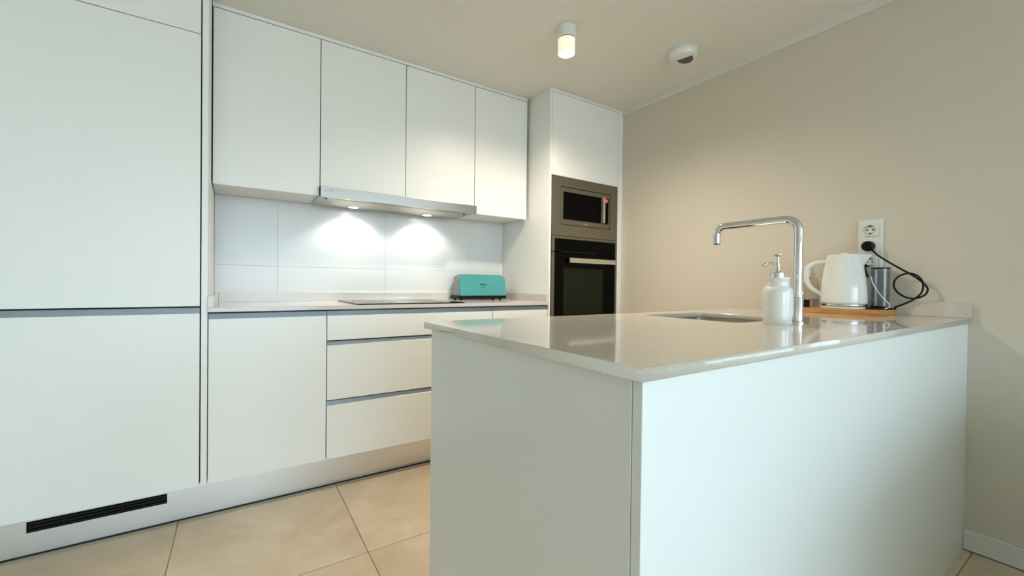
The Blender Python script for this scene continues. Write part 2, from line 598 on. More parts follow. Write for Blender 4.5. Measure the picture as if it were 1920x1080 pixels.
fr = thing('refrigerator_cabinet', (-0.3, 0.3, 0), 'tall white cabinet hiding the refrigerator, leftmost, with a grip channel across its doors', 'cabinet')
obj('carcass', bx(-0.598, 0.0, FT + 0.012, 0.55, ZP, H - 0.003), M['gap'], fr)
front(fr, -0.60, 0.0, ZP, 0.862)
front(fr, -0.60, 0.0, 0.891, 1.9865)
front(fr, -0.60, 0.0, 1.9895, H - 0.02)
profile(fr, -0.598, -0.002, 0.866, 0.889)
obj('side_panel', bx(0.0027, 0.0237, 0.0, 0.553, ZP, H - 0.003), M['lacquer'], fr, bevel=0.0008, segs=1)

# ------------------------------------------------------------------ plinth along the run, with the vent grille
pl = thing('plinth', (0.4, 0.09, 0), 'brushed aluminium plinth under the white cabinets', 'plinth')
YP = 0.08
pb = bx(-0.60, -0.501, YP, YP + 0.015, 0.006, ZP)
bx(-0.109, 1.79, YP, YP + 0.015, 0.006, ZP, pb)
bx(-0.501, -0.109, YP, YP + 0.015, 0.006, 0.0835, pb)
bx(-0.501, -0.109, YP, YP + 0.015, 0.1255, ZP, pb)
obj('kickboard', pb, M['alu'], pl)
obj('floor_seal', bx(-0.60, 1.79, YP - 0.002, YP + 0.013, 0.0, 0.006), M['dark'], pl)
vg = obj('vent_grille', bx(-0.501, -0.109, YP + 0.012, YP + 0.016, 0.0835, 0.1255), M['dark'], pl)
vg['label'] = 'black slotted air grille'
fb = bx(-0.503, -0.107, YP - 0.002, YP + 0.006, 0.1245, 0.1275)
bx(-0.503, -0.107, YP - 0.002, YP + 0.006, 0.0815, 0.0845, fb)
bx(-0.503, -0.500, YP - 0.002, YP + 0.006, 0.0845, 0.1245, fb)
bx(-0.110, -0.107, YP - 0.002, YP + 0.006, 0.0845, 0.1245, fb)
obj('grille_frame', fb, M['alu'], vg)
for k in range(3):
    z = 0.092 + 0.0125 * k
    bm = bmesh.new()
    bx(-0.500, -0.110, YP + 0.001, YP + 0.010, z - 0.0012, z + 0.0012, bm)
    obj('slat', bm, M['blackplastic'], vg)
for x in (-0.372, -0.245):
    obj('divider', bx(x - 0.0012, x + 0.0012, YP, YP + 0.008, 0.0845, 0.1245), M['blackplastic'], vg)

# ------------------------------------------------------------------ base cabinets under the worktop
XP, X1, X2, XC = 0.0252, 0.4765, 1.3775, 1.788
b1 = thing('base_cabinet', (0.25, 0.3, 0), 'white base unit with one plain door, between refrigerator cabinet and drawers', 'cabinet')
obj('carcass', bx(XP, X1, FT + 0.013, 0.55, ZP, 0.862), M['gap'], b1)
front(b1, XP, X1, ZP, 0.8367)
profile(b1, XP + 0.001, X1 - 0.001, 0.8415, 0.8632)
b2 = thing('drawer_cabinet', (0.93, 0.3, 0), 'white base unit with three wide drawers under the hob', 'cabinet')
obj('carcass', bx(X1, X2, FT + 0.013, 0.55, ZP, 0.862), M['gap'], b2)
for za, zb in ((0.7205, 0.8367), (0.4386, 0.6964), (ZP, 0.4122)):
    d = front(b2, X1, X2, za, zb, name='drawer')
for za, zb in ((0.8415, 0.8632), (0.7005, 0.7185), (0.4165, 0.4366)):
    profile(b2, X1 + 0.001, X2 - 0.001, za, zb)
b3 = thing('base_cabinet', (1.58, 0.3, 0), 'narrow white base unit below the toaster, mostly behind the peninsula', 'cabinet')
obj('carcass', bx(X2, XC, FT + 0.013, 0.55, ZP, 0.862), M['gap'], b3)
front(b3, X2, XC, ZP, 0.8367)
profile(b3, X2 + 0.001, XC - 0.001, 0.8415, 0.8632)

# ------------------------------------------------------------------ worktop on the run, with upstands
ZB, ZT = 0.8659, 0.885
wt_ = thing('worktop', (0.9, 0.27, ZB), 'pale beige quartz worktop with the hob and the toaster on it', 'worktop')
obj('slab', bx(0.0242, 1.789, -0.0099, 0.5545, ZB, ZT), M['quartz2'], wt_, bevel=0.0015)
obj('upstand', bx(0.0442, 1.769, 0.536, 0.5545, ZT, 0.932), M['quartz2'], wt_, bevel=0.001)
obj('upstand', bx(0.0242, 0.0438, -0.004, 0.5545, ZT, 0.932), M['quartz2'], wt_, bevel=0.001)
obj('upstand', bx(1.7694, 1.789, -0.004, 0.5545, ZT, 0.932), M['quartz2'], wt_, bevel=0.001)

hb = thing('induction_hob', (0.91, 0.26, ZT), 'flat black glass hob set on the quartz worktop under the hood', 'hob')
obj('glass_plate', bx(0.618, 1.20, 0.012, 0.50, ZT, ZT + 0.0055), M['black'], hb, bevel=0.0015)
for cx_, cy_, r_ in ((0.76, 0.37, 0.09), (0.76, 0.14, 0.075), (1.05, 0.36, 0.10), (1.05, 0.14, 0.075)):
    bm = lathe([(r_, ZT + 0.0055), (r_, ZT + 0.0058), (r_ - 0.002, ZT + 0.0058), (r_ - 0.002, ZT + 0.0055)], (cx_, cy_), 48, cap0=False, cap1=False)
    obj('cooking_zone', bm, M['gap'], hb)

# ------------------------------------------------------------------ wall cabinets
YU, ZU0, ZU1 = 0.231, 1.438, 2.239
U = (0.0274, 0.477, 0.9264, 1.372, 1.7744)


def wall_cab(x0, x1, label, doors, zdoor, under=ZU0 + 0.0085):
    t = thing('wall_cabinet', ((x0 + x1) / 2, 0.4, under), label, 'cabinet')
    obj('carcass', bx(x0 + 0.0005, x1 - 0.0005, YU + FT + 0.003, YT - 0.001, under, ZU1), M['carcass'], t)
    obj('gap_shade_sheet', bx(x0 + 0.0012, x1 - 0.0012, YU + 0.008, YU + FT + 0.003, zdoor + 0.012, ZU1 - 0.002), M['gap'], t)  # dark sheet behind the doors in place of shade in the gaps
    for a_, b_ in doors:
        front(t, a_, b_, zdoor, ZU1 - 0.003, y=YU)
    return t


wall_cab(U[0], U[1], 'white wall cabinet with one wide door, left of the hood', [(U[0], U[1])], ZU0)
wall_cab(U[1], U[3], 'white wall cabinet with two doors above the steel hood', [(U[1], U[2]), (U[2], U[3])], 1.4838, 1.50)
wall_cab(U[3], U[4], 'narrow white wall cabinet with one door, right of the hood', [(U[3], U[4])], ZU0)
tag(obj('cornice_strip', bx(0.0262, U[4] + 0.001, YU + 0.001, YU + 0.020, ZU1 + 0.001, H - 0.001), M['lacquer'], loc=(0.9, 0.24, ZU1)),
    'thin white filler strip along the top of the wall cabinets', 'trim')
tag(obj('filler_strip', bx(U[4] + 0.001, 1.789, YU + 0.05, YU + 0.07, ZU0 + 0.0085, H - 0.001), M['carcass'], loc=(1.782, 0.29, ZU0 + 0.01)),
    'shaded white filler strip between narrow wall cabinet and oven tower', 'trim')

# ------------------------------------------------------------------ cooker hood
hd = thing('cooker_hood', (0.925, 0.35, 1.43), 'slim stainless steel cooker hood with two lit lamps under the wall cabinets', 'hood')
HX0, HX1, HY0, HY1 = 0.4765, 1.3748, 0.205, 0.492
obj('front_panel', bx(HX0, HX1, HY0, HY0 + 0.022, 1.4318, 1.4832), M['steel'], hd, bevel=0.001)
obj('bumper', bx(HX0 - 0.004, HX0 - 0.0003, HY0 + 0.008, HY0 + 0.03, 1.4345, 1.4835), M['blackplastic'], hd)['label'] = 'black end bumper'
hu = obj('underside', bx(HX0 - 0.003, HX1 - 0.012, HY0 + 0.0225, HY1, 1.4345, 1.4820), M['steel'], hd)
obj('grease_filter', bx(HX0 + 0.07, HX1 - 0.10, HY0 + 0.045, HY1 - 0.075, 1.4328, 1.4344), M['filter'], hd)
for x in (HX0 + 0.035, HX1 - 0.06):
    obj('switch_button', disc_axis((x, HY0 + 0.06, 1.4345), (0, 0, -1), 0.007, 0.004, 16), M['blackplastic'], hd)
LAMPS = (0.690, 1.142)
for x in LAMPS:
    lo_ = obj('lamp', lathe([(0.034, 1.4345), (0.034, 1.4315), (0.028, 1.431), (0.028, 1.4335)], (x, 0.442), 32, cap0=False, cap1=False), M['steel'], hd, smooth='auto')
    obj('lamp_lens', lathe([(0.0275, 1.4335), (0.0275, 1.4328)], (x, 0.442), 32), M['led'], lo_)
    l = bpy.data.lights.new('hood_light', 'SPOT')
    l.energy = 4.6
    l.color = (1.0, 0.97, 0.90)
    l.spot_size = radians(132)
    l.spot_blend = 0.5
    l.shadow_soft_size = 0.02
    lo2 = bpy.data.objects.new('hood_light', l)
    lo2.location = (x, 0.442, 1.428)
    lo2.rotation_euler = (radians(8), 0, 0)
    COL.objects.link(lo2)
text('logo_lettering', 'cata', 0.0135, M['grey_print'], hd, (0.503, HY0 - 0.0002, 1.463), (1, 0, 0), (0, 0, 1))
bm = tube([(0.524 + 0.0062 * cos(t_), HY0 - 0.0002, 1.4655 + 0.0062 * sin(t_)) for t_ in [radians(-110 + 25 * k) for k in range(11)]], 0.0013, 6)
obj('logo_emblem', bm, M['grey_print'], hd)

# ------------------------------------------------------------------ oven tower
tw = thing('oven_tower', (2.12, 0.3, 0), 'tall white oven tower at the greige wall, holding microwave and oven', 'cabinet')
obj('side_panel', bx(1.790, 1.8062, 0.0, 0.563, 0.0, H - 0.001), M['lacquer'], tw, bevel=0.0008, segs=1)
obj('side_filler', bx(2.4163, XR - 0.001, 0.0, 0.02, 0.0, H - 0.001), M['lacquer'], tw, bevel=0.0008, segs=1)
obj('top_filler', bx(1.8068, 2.4158, 0.0, 0.02, 2.2405, H - 0.001), M['lacquer'], tw, bevel=0.0008, segs=1)
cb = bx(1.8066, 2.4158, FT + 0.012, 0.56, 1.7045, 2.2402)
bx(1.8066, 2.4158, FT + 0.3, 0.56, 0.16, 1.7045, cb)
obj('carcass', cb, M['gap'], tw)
front(tw, 1.8066, 2.4158, 1.7045, 2.2375)
front(tw, 1.8066, 2.4158, 0.16, 0.70)
obj('plinth_board', bx(1.8066, 2.4158, 0.08, 0.095, 0, 0.158), M['alu'], tw)

mw = thing('microwave', (2.107, 0.1, 1.3166), 'built-in microwave with greige trim frame and black glass, above the oven', 'microwave')
MX0, MX1, MZ0, MZ1 = 1.8085, 2.4055, 1.3166, 1.7020
fb = bx(MX0, 1.8785, -0.004, 0.03, MZ0, MZ1)
bx(2.3375, MX1, -0.004, 0.03, MZ0, MZ1, fb)
bx(1.8785, 2.3375, -0.004, 0.03, MZ0, 1.3895, fb)
bx(1.8785, 2.3375, -0.004, 0.03, 1.6385, MZ1, fb)
obj('trim_frame', fb, M['oven_trim'], mw)
obj('shadow_gap', bx(1.8785, 2.3375, 0.012, 0.3, 1.3895, 1.6385), M['dark'], mw)
mf = obj('front_fascia', bx(1.8825, 2.3335, -0.002, 0.010, 1.3935, 1.6345), M['oven_trim'], mw, bevel=0.001)
obj('glass_door', bx(1.9045, 2.2435, -0.0065, -0.002, 1.4265, 1.6055), M['black'], mw, bevel=0.001)
obj('control_panel', bx(2.2675, 2.3165, -0.0065, -0.002, 1.4265, 1.6055), M['black'], mw, bevel=0.001)
obj('inner_window', bx(1.945, 2.225, -0.0069, -0.0066, 1.447, 1.585), M['black'], mw)
obj('display', bx(2.2745, 2.3065, -0.0072, -0.0066, 1.577, 1.599), M['reddisplay'], mw)['label'] = 'small red lit display'
hb_ = bx(2.2455, 2.2655, -0.026, -0.020, 1.428, 1.606)
bx(2.250, 2.261, -0.020, -0.002, 1.44, 1.452, hb_)
bx(2.250, 2.261, -0.020, -0.002, 1.582, 1.594, hb_)
obj('handle', hb_, M['oven_handle'], mw)
text('logo_lettering', 'cata', 0.018, M['pale_print'], mw, (2.107, -0.0024, 1.4095), (1, 0, 0), (0, 0, 1))

ov = thing('oven', (2.107, 0.1, 0.715), 'built-in black glass oven with a wide pale handle, under the microwave', 'oven')
OX0, OX1 = 1.8105, 2.4035
obj('trim_top', bx(OX0, OX1, -0.006, 0.02, 1.2965, 1.3135), M['oven_trim'], ov)
for xa, xb in ((OX0, 1.8345), (2.3845, OX1)):
    obj('trim_side', bx(xa, xb, -0.006, 0.02, 1.2125, 1.2965), M['oven_trim'], ov)
    obj('trim_side', bx(xa, xb, -0.006, 0.02, 0.735, 1.2065), M['oven_trim'], ov)
obj('control_panel', bx(1.8345, 2.3845, -0.012, 0.02, 1.2085, 1.2965), M['black'], ov, bevel=0.0012)
obj('display_line', bx(1.888, 2.20, -0.0128, -0.012, 1.2115, 1.2135), M['gap'], ov)
dr = obj('oven_door', bx(1.8345, 2.3845, -0.012, 0.02, 0.735, 1.2060), M['black'], ov, bevel=0.0012)
obj('door_window', bx(1.905, 2.262, -0.0127, -0.0121, 0.80, 1.105), M['ovenwin'], dr)
hb_ = bx(1.9345, 2.3545, -0.046, -0.036, 1.1405, 1.1715)
bx(1.955, 1.975, -0.036, -0.012, 1.147, 1.165, hb_)
bx(2.314, 2.334, -0.036, -0.012, 1.147, 1.165, hb_)
obj('handle', hb_, M['oven_handle'], dr)
obj('oven_body', bx(1.8300, 2.3900, 0.021, 0.31, 0.72, 1.31), M['dark'], ov)

# ------------------------------------------------------------------ toaster
ts = thing('toaster', (1.522, 0.44, ZT), 'turquoise long-slot toaster with a black base beside the hob', 'toaster')
TX0, TX1, TY0, TY1 = 1.352, 1.697, 0.372, 0.500


def prism_xz(pts, y0, y1, bm=None):
    bm = bm or bmesh.new()
    a_ = [bm.verts.new((p[0], y0, p[1])) for p in pts]
    b_ = [bm.verts.new((p[0], y1, p[1])) for p in pts]
    for i in range(len(pts)):
        j = (i + 1) % len(pts)
        bm.faces.new((a_[i], a_[j], b_[j], b_[i]))
    bm.faces.new(a_); bm.faces.new(b_[::-1])
    return bm


def hump(x0, x1, z0, z1, rl, rr, n=8):
    out = [(x0, z0)]
    for k in range(n + 1):
        t = radians(180 - 90 * k / n); out.append((x0 + rl + rl * cos(t), z1 - rl + rl * sin(t)))
    for k in range(n + 1):
        t = radians(90 - 90 * k / n); out.append((x1 - rr + rr * cos(t), z1 - rr + rr * sin(t)))
    out.append((x1, z0))
    return out


o = obj('shell', prism_xz(hump(TX0 + 0.003, TX1 - 0.003, 0.9162, 1.0505, 0.030, 0.045), TY0 + 0.014, TY1 - 0.014), M['toastermetal'], ts, smooth='auto')
o['label'] = 'metal inner body of the toaster'
for ya, yb in ((TY0, TY0 + 0.0145), (TY1 - 0.0145, TY1)):
    ins_ = 0.0 if ya == TY0 else 0.020
    bm = prism_xz(hump(TX0 + ins_, TX1, 0.9162, 1.0545, 0.034, 0.050), ya, yb)
    obj('side_cover', bm, M['toaster'], ts, smooth='auto', bevel=0.004, segs=3)
obj('top_cover', bx(TX0 + 0.035, TX1 - 0.055, TY0 + 0.0147, TY0 + 0.045, 1.0507, 1.0535), M['toaster'], ts)
obj('top_cover', bx(TX0 + 0.035, TX1 - 0.055, TY1 - 0.045, TY1 - 0.0147, 1.0507, 1.0535), M['toaster'], ts)
obj('slot', bx(TX0 + 0.045, TX1 - 0.065, TY0 + 0.047, TY1 - 0.047, 1.0507, 1.0512), M['dark'], ts)
obj('base', bx(TX0 - 0.013, TX1 + 0.010, TY0 - 0.003, TY1 + 0.002, 0.8935, 0.9158), M['blackplastic'], ts, bevel=0.0035)
for x in (TX0 + 0.012, TX1 - 0.03):
    for y in (TY0 + 0.016, TY1 - 0.016):
        obj('foot', lathe([(0.009, ZT), (0.011, 0.8945)], (x, y), 16), M['blackplastic'], ts)
obj('lever', bx(TX1 + 0.0005, TX1 + 0.016, 0.425, 0.450, 1.004, 1.012), M['blackplastic'], ts, bevel=0.002)
text('logo_lettering', 'Milano', 0.0185, M['teal_print'], ts, (1.5235, TY0 - 0.0002, 0.9905), (1, 0, 0), (0, 0, 1), bold=0.0006, shear=0.2)
text('small_lettering', 'toaster', 0.008, M['teal_print'], ts, (1.5235, TY0 - 0.0002, 0.970), (1, 0, 0), (0, 0, 1))

# ------------------------------------------------------------------ the peninsula
XI, YI0, YI1 = 0.5729, -1.7427, -0.9697
pn = thing('peninsula_cabinet', (1.5, -1.36, 0), 'white panelled peninsula unit under the quartz top, nearest the camera', 'cabinet')
obj('front_panel', bx(0.5850, XR - 0.0006, -1.7337, -1.7165, 0.0, ZB - 0.001), M['panel'], pn, bevel=0.0008, segs=1)
obj('end_panel', bx(0.5850, 0.6040, -1.7152, -0.9975, 0.0, ZB - 0.001), M['panel'], pn, bevel=0.0008, segs=1)
xs = (0.6045, 1.2045, 1.8045, XR - 0.003)
for xa, xb in zip(xs, xs[1:]):
    obj('door', bx(xa + G, xb - G, -1.018, -0.9985, ZP, 0.8367), M['lacquer'], pn, bevel=0.001)
    obj('handle_profile', bx(xa + 0.001, xb - 0.001, -1.028, -1.022, 0.838, 0.863), M['profile'], pn)
obj('carcass', bx(0.6045, XR - 0.003, -1.7160, -1.0285, ZP - 0.02, 0.66), M['carcass'], pn)
obj('plinth_board', bx(0.6045, XR - 0.003, -1.09, -1.075, 0, ZP - 0.02), M['alu'], pn)

SX0, SX1, SY0, SY1, SR = 1.402, 1.792, -1.425, -1.055, 0.045
pw = thing('peninsula_worktop', (1.5, -1.36, ZB), 'glossy pale beige quartz top of the peninsula, with the sink cut into it', 'worktop')
slab('slab', [[(XI, YI0), (XR - 0.0004, YI0), (XR - 0.0004, YI1), (XI, YI1)], rrect(SX0, SX1, SY0, SY1, SR)], ZB, ZT, M['quartz'], pw)
obj('upstand', bx(XR - 0.019, XR - 0.0004, YI0, YI1, ZT, 0.9435), M['quartz'], pw, bevel=0.002)

sk = thing('sink', (1.597, -1.24, 0.69), 'undermounted stainless steel sink below the peninsula top', 'sink')
bm = bmesh.new()
loops = []
for x, r_, z in ((-0.012, SR + 0.012, ZB - 0.0005), (0.002, SR, ZB - 0.0005), (0.004, SR, ZB - 0.006), (0.010, SR, 0.735), (0.020, SR, 0.712), (0.045, SR, 0.705)):
    loops.append([bm.verts.new((p[0], p[1], z)) for p in rrect(SX0 + x, SX1 - x, SY0 + x, SY1 - x, r_)])
for a_, b_ in zip(loops, loops[1:]):
    for k in range(len(a_)):
        bm.faces.new((a_[k], a_[(k + 1) % len(a_)], b_[(k + 1) % len(a_)], b_[k]))
bm.faces.new(loops[-1])
obj('basin', bm, M['sinksteel'], sk, smooth='auto')
obj('drain', lathe([(0.045, 0.7052), (0.045, 0.7075), (0.038, 0.7085), (0.03, 0.7065)], (1.597, -1.24), 32), M['chrome'], sk, smooth='auto')
bm = disc_axis((SX1 - 0.0095, -1.16, 0.815), (-1, 0, 0), 0.014, 0.004, 20)
obj('overflow_cap', bm, M['chrome'], sk)

# ------------------------------------------------------------------ tap
TAPX, TAPY = 1.570, -1.516
tp = thing('kitchen_tap', (TAPX, TAPY, ZT), 'tall chrome kitchen tap with squared spout over the sink', 'tap')
obj('base_ring', lathe([(0.0195, ZT), (0.0195, ZT + 0.004), (0.017, ZT + 0.006)], (TAPX, TAPY), 32), M['chrome'], tp, smooth='auto')
obj('body', lathe([(0.0152, ZT + 0.006), (0.0152, ZT + 0.078), (0.0140, ZT + 0.080)], (TAPX, TAPY), 32), M['chrome'], tp, smooth='auto')
obj('collar', lathe([(0.0128, ZT + 0.0795), (0.0138, ZT + 0.0805), (0.0138, ZT + 0.087), (0.0128, ZT + 0.088)], (TAPX, TAPY), 32), M['chrome'], tp, smooth='auto')
path = round_path([(TAPX, TAPY, ZT + 0.087), (TAPX, TAPY, 1.2095), (TAPX, -1.2525, 1.2095), (TAPX, -1.2525, 1.150)], 0.040, 10)
obj('spout', tube(path, 0.0118, 20), M['chrome'], tp, smooth='auto')
obj('aerator', lathe([(0.0105, 1.147), (0.0105, 1.1503)], (TAPX, -1.2525), 24), M['gap'], tp)
# lever on the right of the body, hidden for the most part
hv = disc_axis((TAPX + 0.0145, TAPY, ZT + 0.030), (1, 0, 0), 0.0085, 0.006, 24, bev=0.001)
tube([(TAPX + 0.0245, TAPY, ZT + 0.012), (TAPX + 0.0245, TAPY, ZT + 0.098)], 0.0052, 14, hv)
obj('lever', hv, M['chrome'], tp, smooth='auto')

# ------------------------------------------------------------------ ceramic soap dispenser
SO = (1.4838, -1.4968)
sd = thing('soap_dispenser', (SO[0], SO[1], ZT), 'white ceramic soap dispenser with a chrome pump beside the tap', 'dispenser')
z = ZT
prof = [(0.0352, z), (0.0372, z + 0.003), (0.0378, z + 0.02), (0.0390, z + 0.060), (0.0400, z + 0.092), (0.0392, z + 0.102), (0.0355, z + 0.109),
        (0.0305, z + 0.1125), (0.0293, z + 0.117), (0.0293, z + 0.131), (0.0308, z + 0.1335), (0.0316, z + 0.1365), (0.0308, z + 0.1395), (0.026, z + 0.140)]
obj('bottle', lathe(prof, SO, 48), M['ceramic'], sd, smooth='auto')
pc = obj('pump_collar', lathe([(0.0195, z + 0.1402), (0.0195, z + 0.1525), (0.018, z + 0.154)], SO, 36), M['chrome'], sd, smooth='auto')
obj('pump_stem', lathe([(0.0085, z + 0.1542), (0.0062, z + 0.1580), (0.0056, z + 0.1600), (0.0056, z + 0.1795), (0.0032, z + 0.1805), (0.0032, z + 0.203)], SO, 24), M['chrome'], sd, smooth='auto')
obj('pump_button', lathe([(0.0045, z + 0.202), (0.0075, z + 0.2045), (0.0118, z + 0.2068), (0.0120, z + 0.209), (0.009, z + 0.2105)], SO, 24), M['chrome'], sd, smooth='auto')
nd = Vector((-0.62, 0.785, 0)).normalized()
np_ = [Vector((SO[0], SO[1], z + 0.1765)) + nd * a_ + Vector((0, 0, b_)) for a_, b_ in ((0.003, 0.0), (0.010, 0.005), (0.018, 0.0075), (0.026, 0.006), (0.034, 0.0015), (0.041, -0.0035))]
obj('pump_nozzle', tube(spline(np_, 5), [0.0034] * 16 + [0.0036, 0.0038, 0.0041, 0.0043, 0.0045, 0.0047, 0.0048, 0.0048, 0.0048, 0.0048], 12), M['chrome'], sd, smooth='auto')

# ------------------------------------------------------------------ bamboo board and what stands on it
ZBD = 0.9068
bd = thing('serving_board', (2.35, -1.35, ZT), 'honey-coloured bamboo board under the white kettle', 'board')
obj('board', bx(2.262, 2.4425, -1.527, -1.175, ZT, ZBD), M['board'], bd, bevel=0.002)

KX, KY = 2.355, -1.374
kt = thing('kettle', (KX, KY, ZBD), 'white ribbed electric kettle with chrome band on the bamboo board', 'kettle')
obj('power_base', lathe([(0.0800, ZBD), (0.0820, ZBD + 0.002), (0.0820, ZBD + 0.0085), (0.078, ZBD + 0.010)], (KX, KY), 56), M['whitegloss'], kt, smooth='auto')
obj('chrome_band', lathe([(0.0825, ZBD + 0.0102), (0.0832, ZBD + 0.0115), (0.0832, ZBD + 0.0195), (0.0825, ZBD + 0.0205)], (KX, KY), 56), M['chrome'], kt, smooth='auto')
SPA = math.atan2(-0.93, 0.37)                  # direction of the spout
bm = bmesh.new()
NZ, NA = 30, 416
kz0, kz1 = ZBD + 0.0207, ZBD + 0.2315
kprof = [(0.0, 0.0820), (0.08, 0.0825), (0.2, 0.0818), (0.35, 0.0795), (0.5, 0.0762), (0.65, 0.0720), (0.8, 0.0672), (0.92, 0.0630), (1.0, 0.0600)]


def interp(tab, t):
    for (a_, va), (b_, vb) in zip(tab, tab[1:]):
        if t <= b_:
            return va + (vb - va) * (t - a_) / (b_ - a_)
    return tab[-1][1]


rings = []
for i in range(NZ + 1):
    t = i / NZ
    z = kz0 + (kz1 - kz0) * t
    ring = []
    for k in range(NA):
        an = 2 * pi * k / NA
        r_ = interp(kprof, t)
        dphi = (an - SPA + pi) % (2 * pi) - pi
        amp = 0.0009 * min(1, max(0, (t - 0.28) / 0.2)) * min(1, max(0, (abs(dphi) - 0.95) / 0.3))
        r_ += amp * cos(an * 46)
        sp_t = max(0, (t - 0.77) / 0.23)
        wdt = 0.10 + 0.85 * sp_t
        if abs(dphi) < wdt:
            r_ += 0.034 * sp_t ** 1.15 * (1 - abs(dphi) / wdt)
        ring.append(bm.verts.new((KX + r_ * cos(an), KY + r_ * sin(an), z)))
    rings.append(ring)
for a_, b_ in zip(rings, rings[1:]):
    for k in range(NA):
        bm.faces.new((a_[k], a_[(k + 1) % NA], b_[(k + 1) % NA], b_[k]))
bm.faces.new(rings[0][::-1]); bm.faces.new(rings[-1])
obj('body', bm, M['whitegloss'], kt, smooth=True)
obj('lid', lathe([(0.0565, kz1 + 0.0002), (0.0560, kz1 + 0.003), (0.045, kz1 + 0.0055), (0.0, kz1 + 0.0065)], (KX, KY), 48, cap1=False), M['whitegloss'], kt, smooth='auto')
obj('lid_knob', lathe([(0.014, kz1 + 0.0060), (0.0135, kz1 + 0.011), (0.009, kz1 + 0.013)], (KX, KY), 24), M['whitegloss'], kt, smooth='auto')
hdv = Vector((-0.37, 0.93, 0)).normalized()
hp = [Vector((KX, KY, 0)) + hdv * a_ + Vector((0, 0, ZBD + b_)) for a_, b_ in ((0.058, 0.2040), (0.131, 0.1990), (0.136, 0.1020), (0.076, 0.0540))]
obj('handle', tube(round_path(hp, 0.034, 10), 0.0105, 16, flat=1.25), M['whitegloss'], kt, smooth='auto')

# smoked jug
JX, JY, JR = 2.4085, -1.4850, 0.0305
jg = thing('measuring_jug', (JX, JY, ZBD), 'smoked see-through jug with dark rim and base behind the kettle spout', 'jug')
obj('wall', lathe([(JR, ZBD + 0.012), (JR + 0.001, ZBD + 0.172), (JR - 0.001, ZBD + 0.172), (JR - 0.002, ZBD + 0.012)], (JX, JY), 40, cap0=False, cap1=False), M['smoke'], jg, smooth='auto')
obj('base', lathe([(JR + 0.0005, ZBD), (JR + 0.001, ZBD + 0.011), (JR - 0.002, ZBD + 0.0125)], (JX, JY), 40), M['blackplastic'], jg, smooth='auto')
obj('rim', lathe([(JR + 0.002, ZBD + 0.172), (JR + 0.002, ZBD + 0.177), (JR - 0.001, ZBD + 0.177), (JR - 0.001, ZBD + 0.172)], (JX, JY), 40, cap0=False, cap1=False), M['blackplastic'], jg, smooth='auto')
jh = [pt(u_, v_, 2.352) for u_, v_ in ((1627, 501), (1621.5, 496), (1622, 505), (1624, 512), (1627.5, 520))]
obj('handle', tube(spline(jh, 5), 0.0042, 10), M['blackplastic'], jg, smooth='auto')

# clear pump bottle and small black box behind the kettle handle
GX_, GY_ = 2.402, -1.232
gb = thing('glass_pump_bottle', (GX_, GY_, ZBD), 'small clear glass pump bottle half hidden behind the kettle handle', 'bottle')
obj('bottle', lathe([(0.026, ZBD), (0.030, ZBD + 0.003), (0.0315, ZBD + 0.06), (0.0315, ZBD + 0.11), (0.026, ZBD + 0.128), (0.013, ZBD + 0.136), (0.013, ZBD + 0.146),
                     (0.011, ZBD + 0.146), (0.011, ZBD + 0.136), (0.024, ZBD + 0.126), (0.029, ZBD + 0.108), (0.029, ZBD + 0.006)], (GX_, GY_), 36, cap1=True), M['clear'], gb, smooth='auto')
obj('pump_stem', lathe([(0.014, ZBD + 0.1465), (0.014, ZBD + 0.156), (0.005, ZBD + 0.158), (0.005, ZBD + 0.186)], (GX_, GY_), 20), M['chrome'], gb, smooth='auto')
pn_ = Vector((GX_, GY_, ZBD + 0.184))
nv = Vector((-0.30, 0.95, 0)).normalized()
obj('pump_nozzle', tube([pn_, pn_ + nv * 0.030, pn_ + nv * 0.036 + Vector((0, 0, -0.001))], [0.003, 0.0026, 0.0026], 10), M['whitegloss'], gb, smooth='auto')
obj('nozzle_tip', tube([pn_ + nv * 0.036, pn_ + nv * 0.043 + Vector((0, 0, -0.003))], [0.0035, 0.004], 10), M['blackplastic'], gb, smooth='auto')
tag(obj('black_box', bx(2.277, 2.312, -1.262, -1.215, ZBD, ZBD + 0.034), M['blackplastic'], loc=(2.2945, -1.2385, ZBD), bevel=0.002),
    'small matt black box on the left end of the bamboo board', 'box')

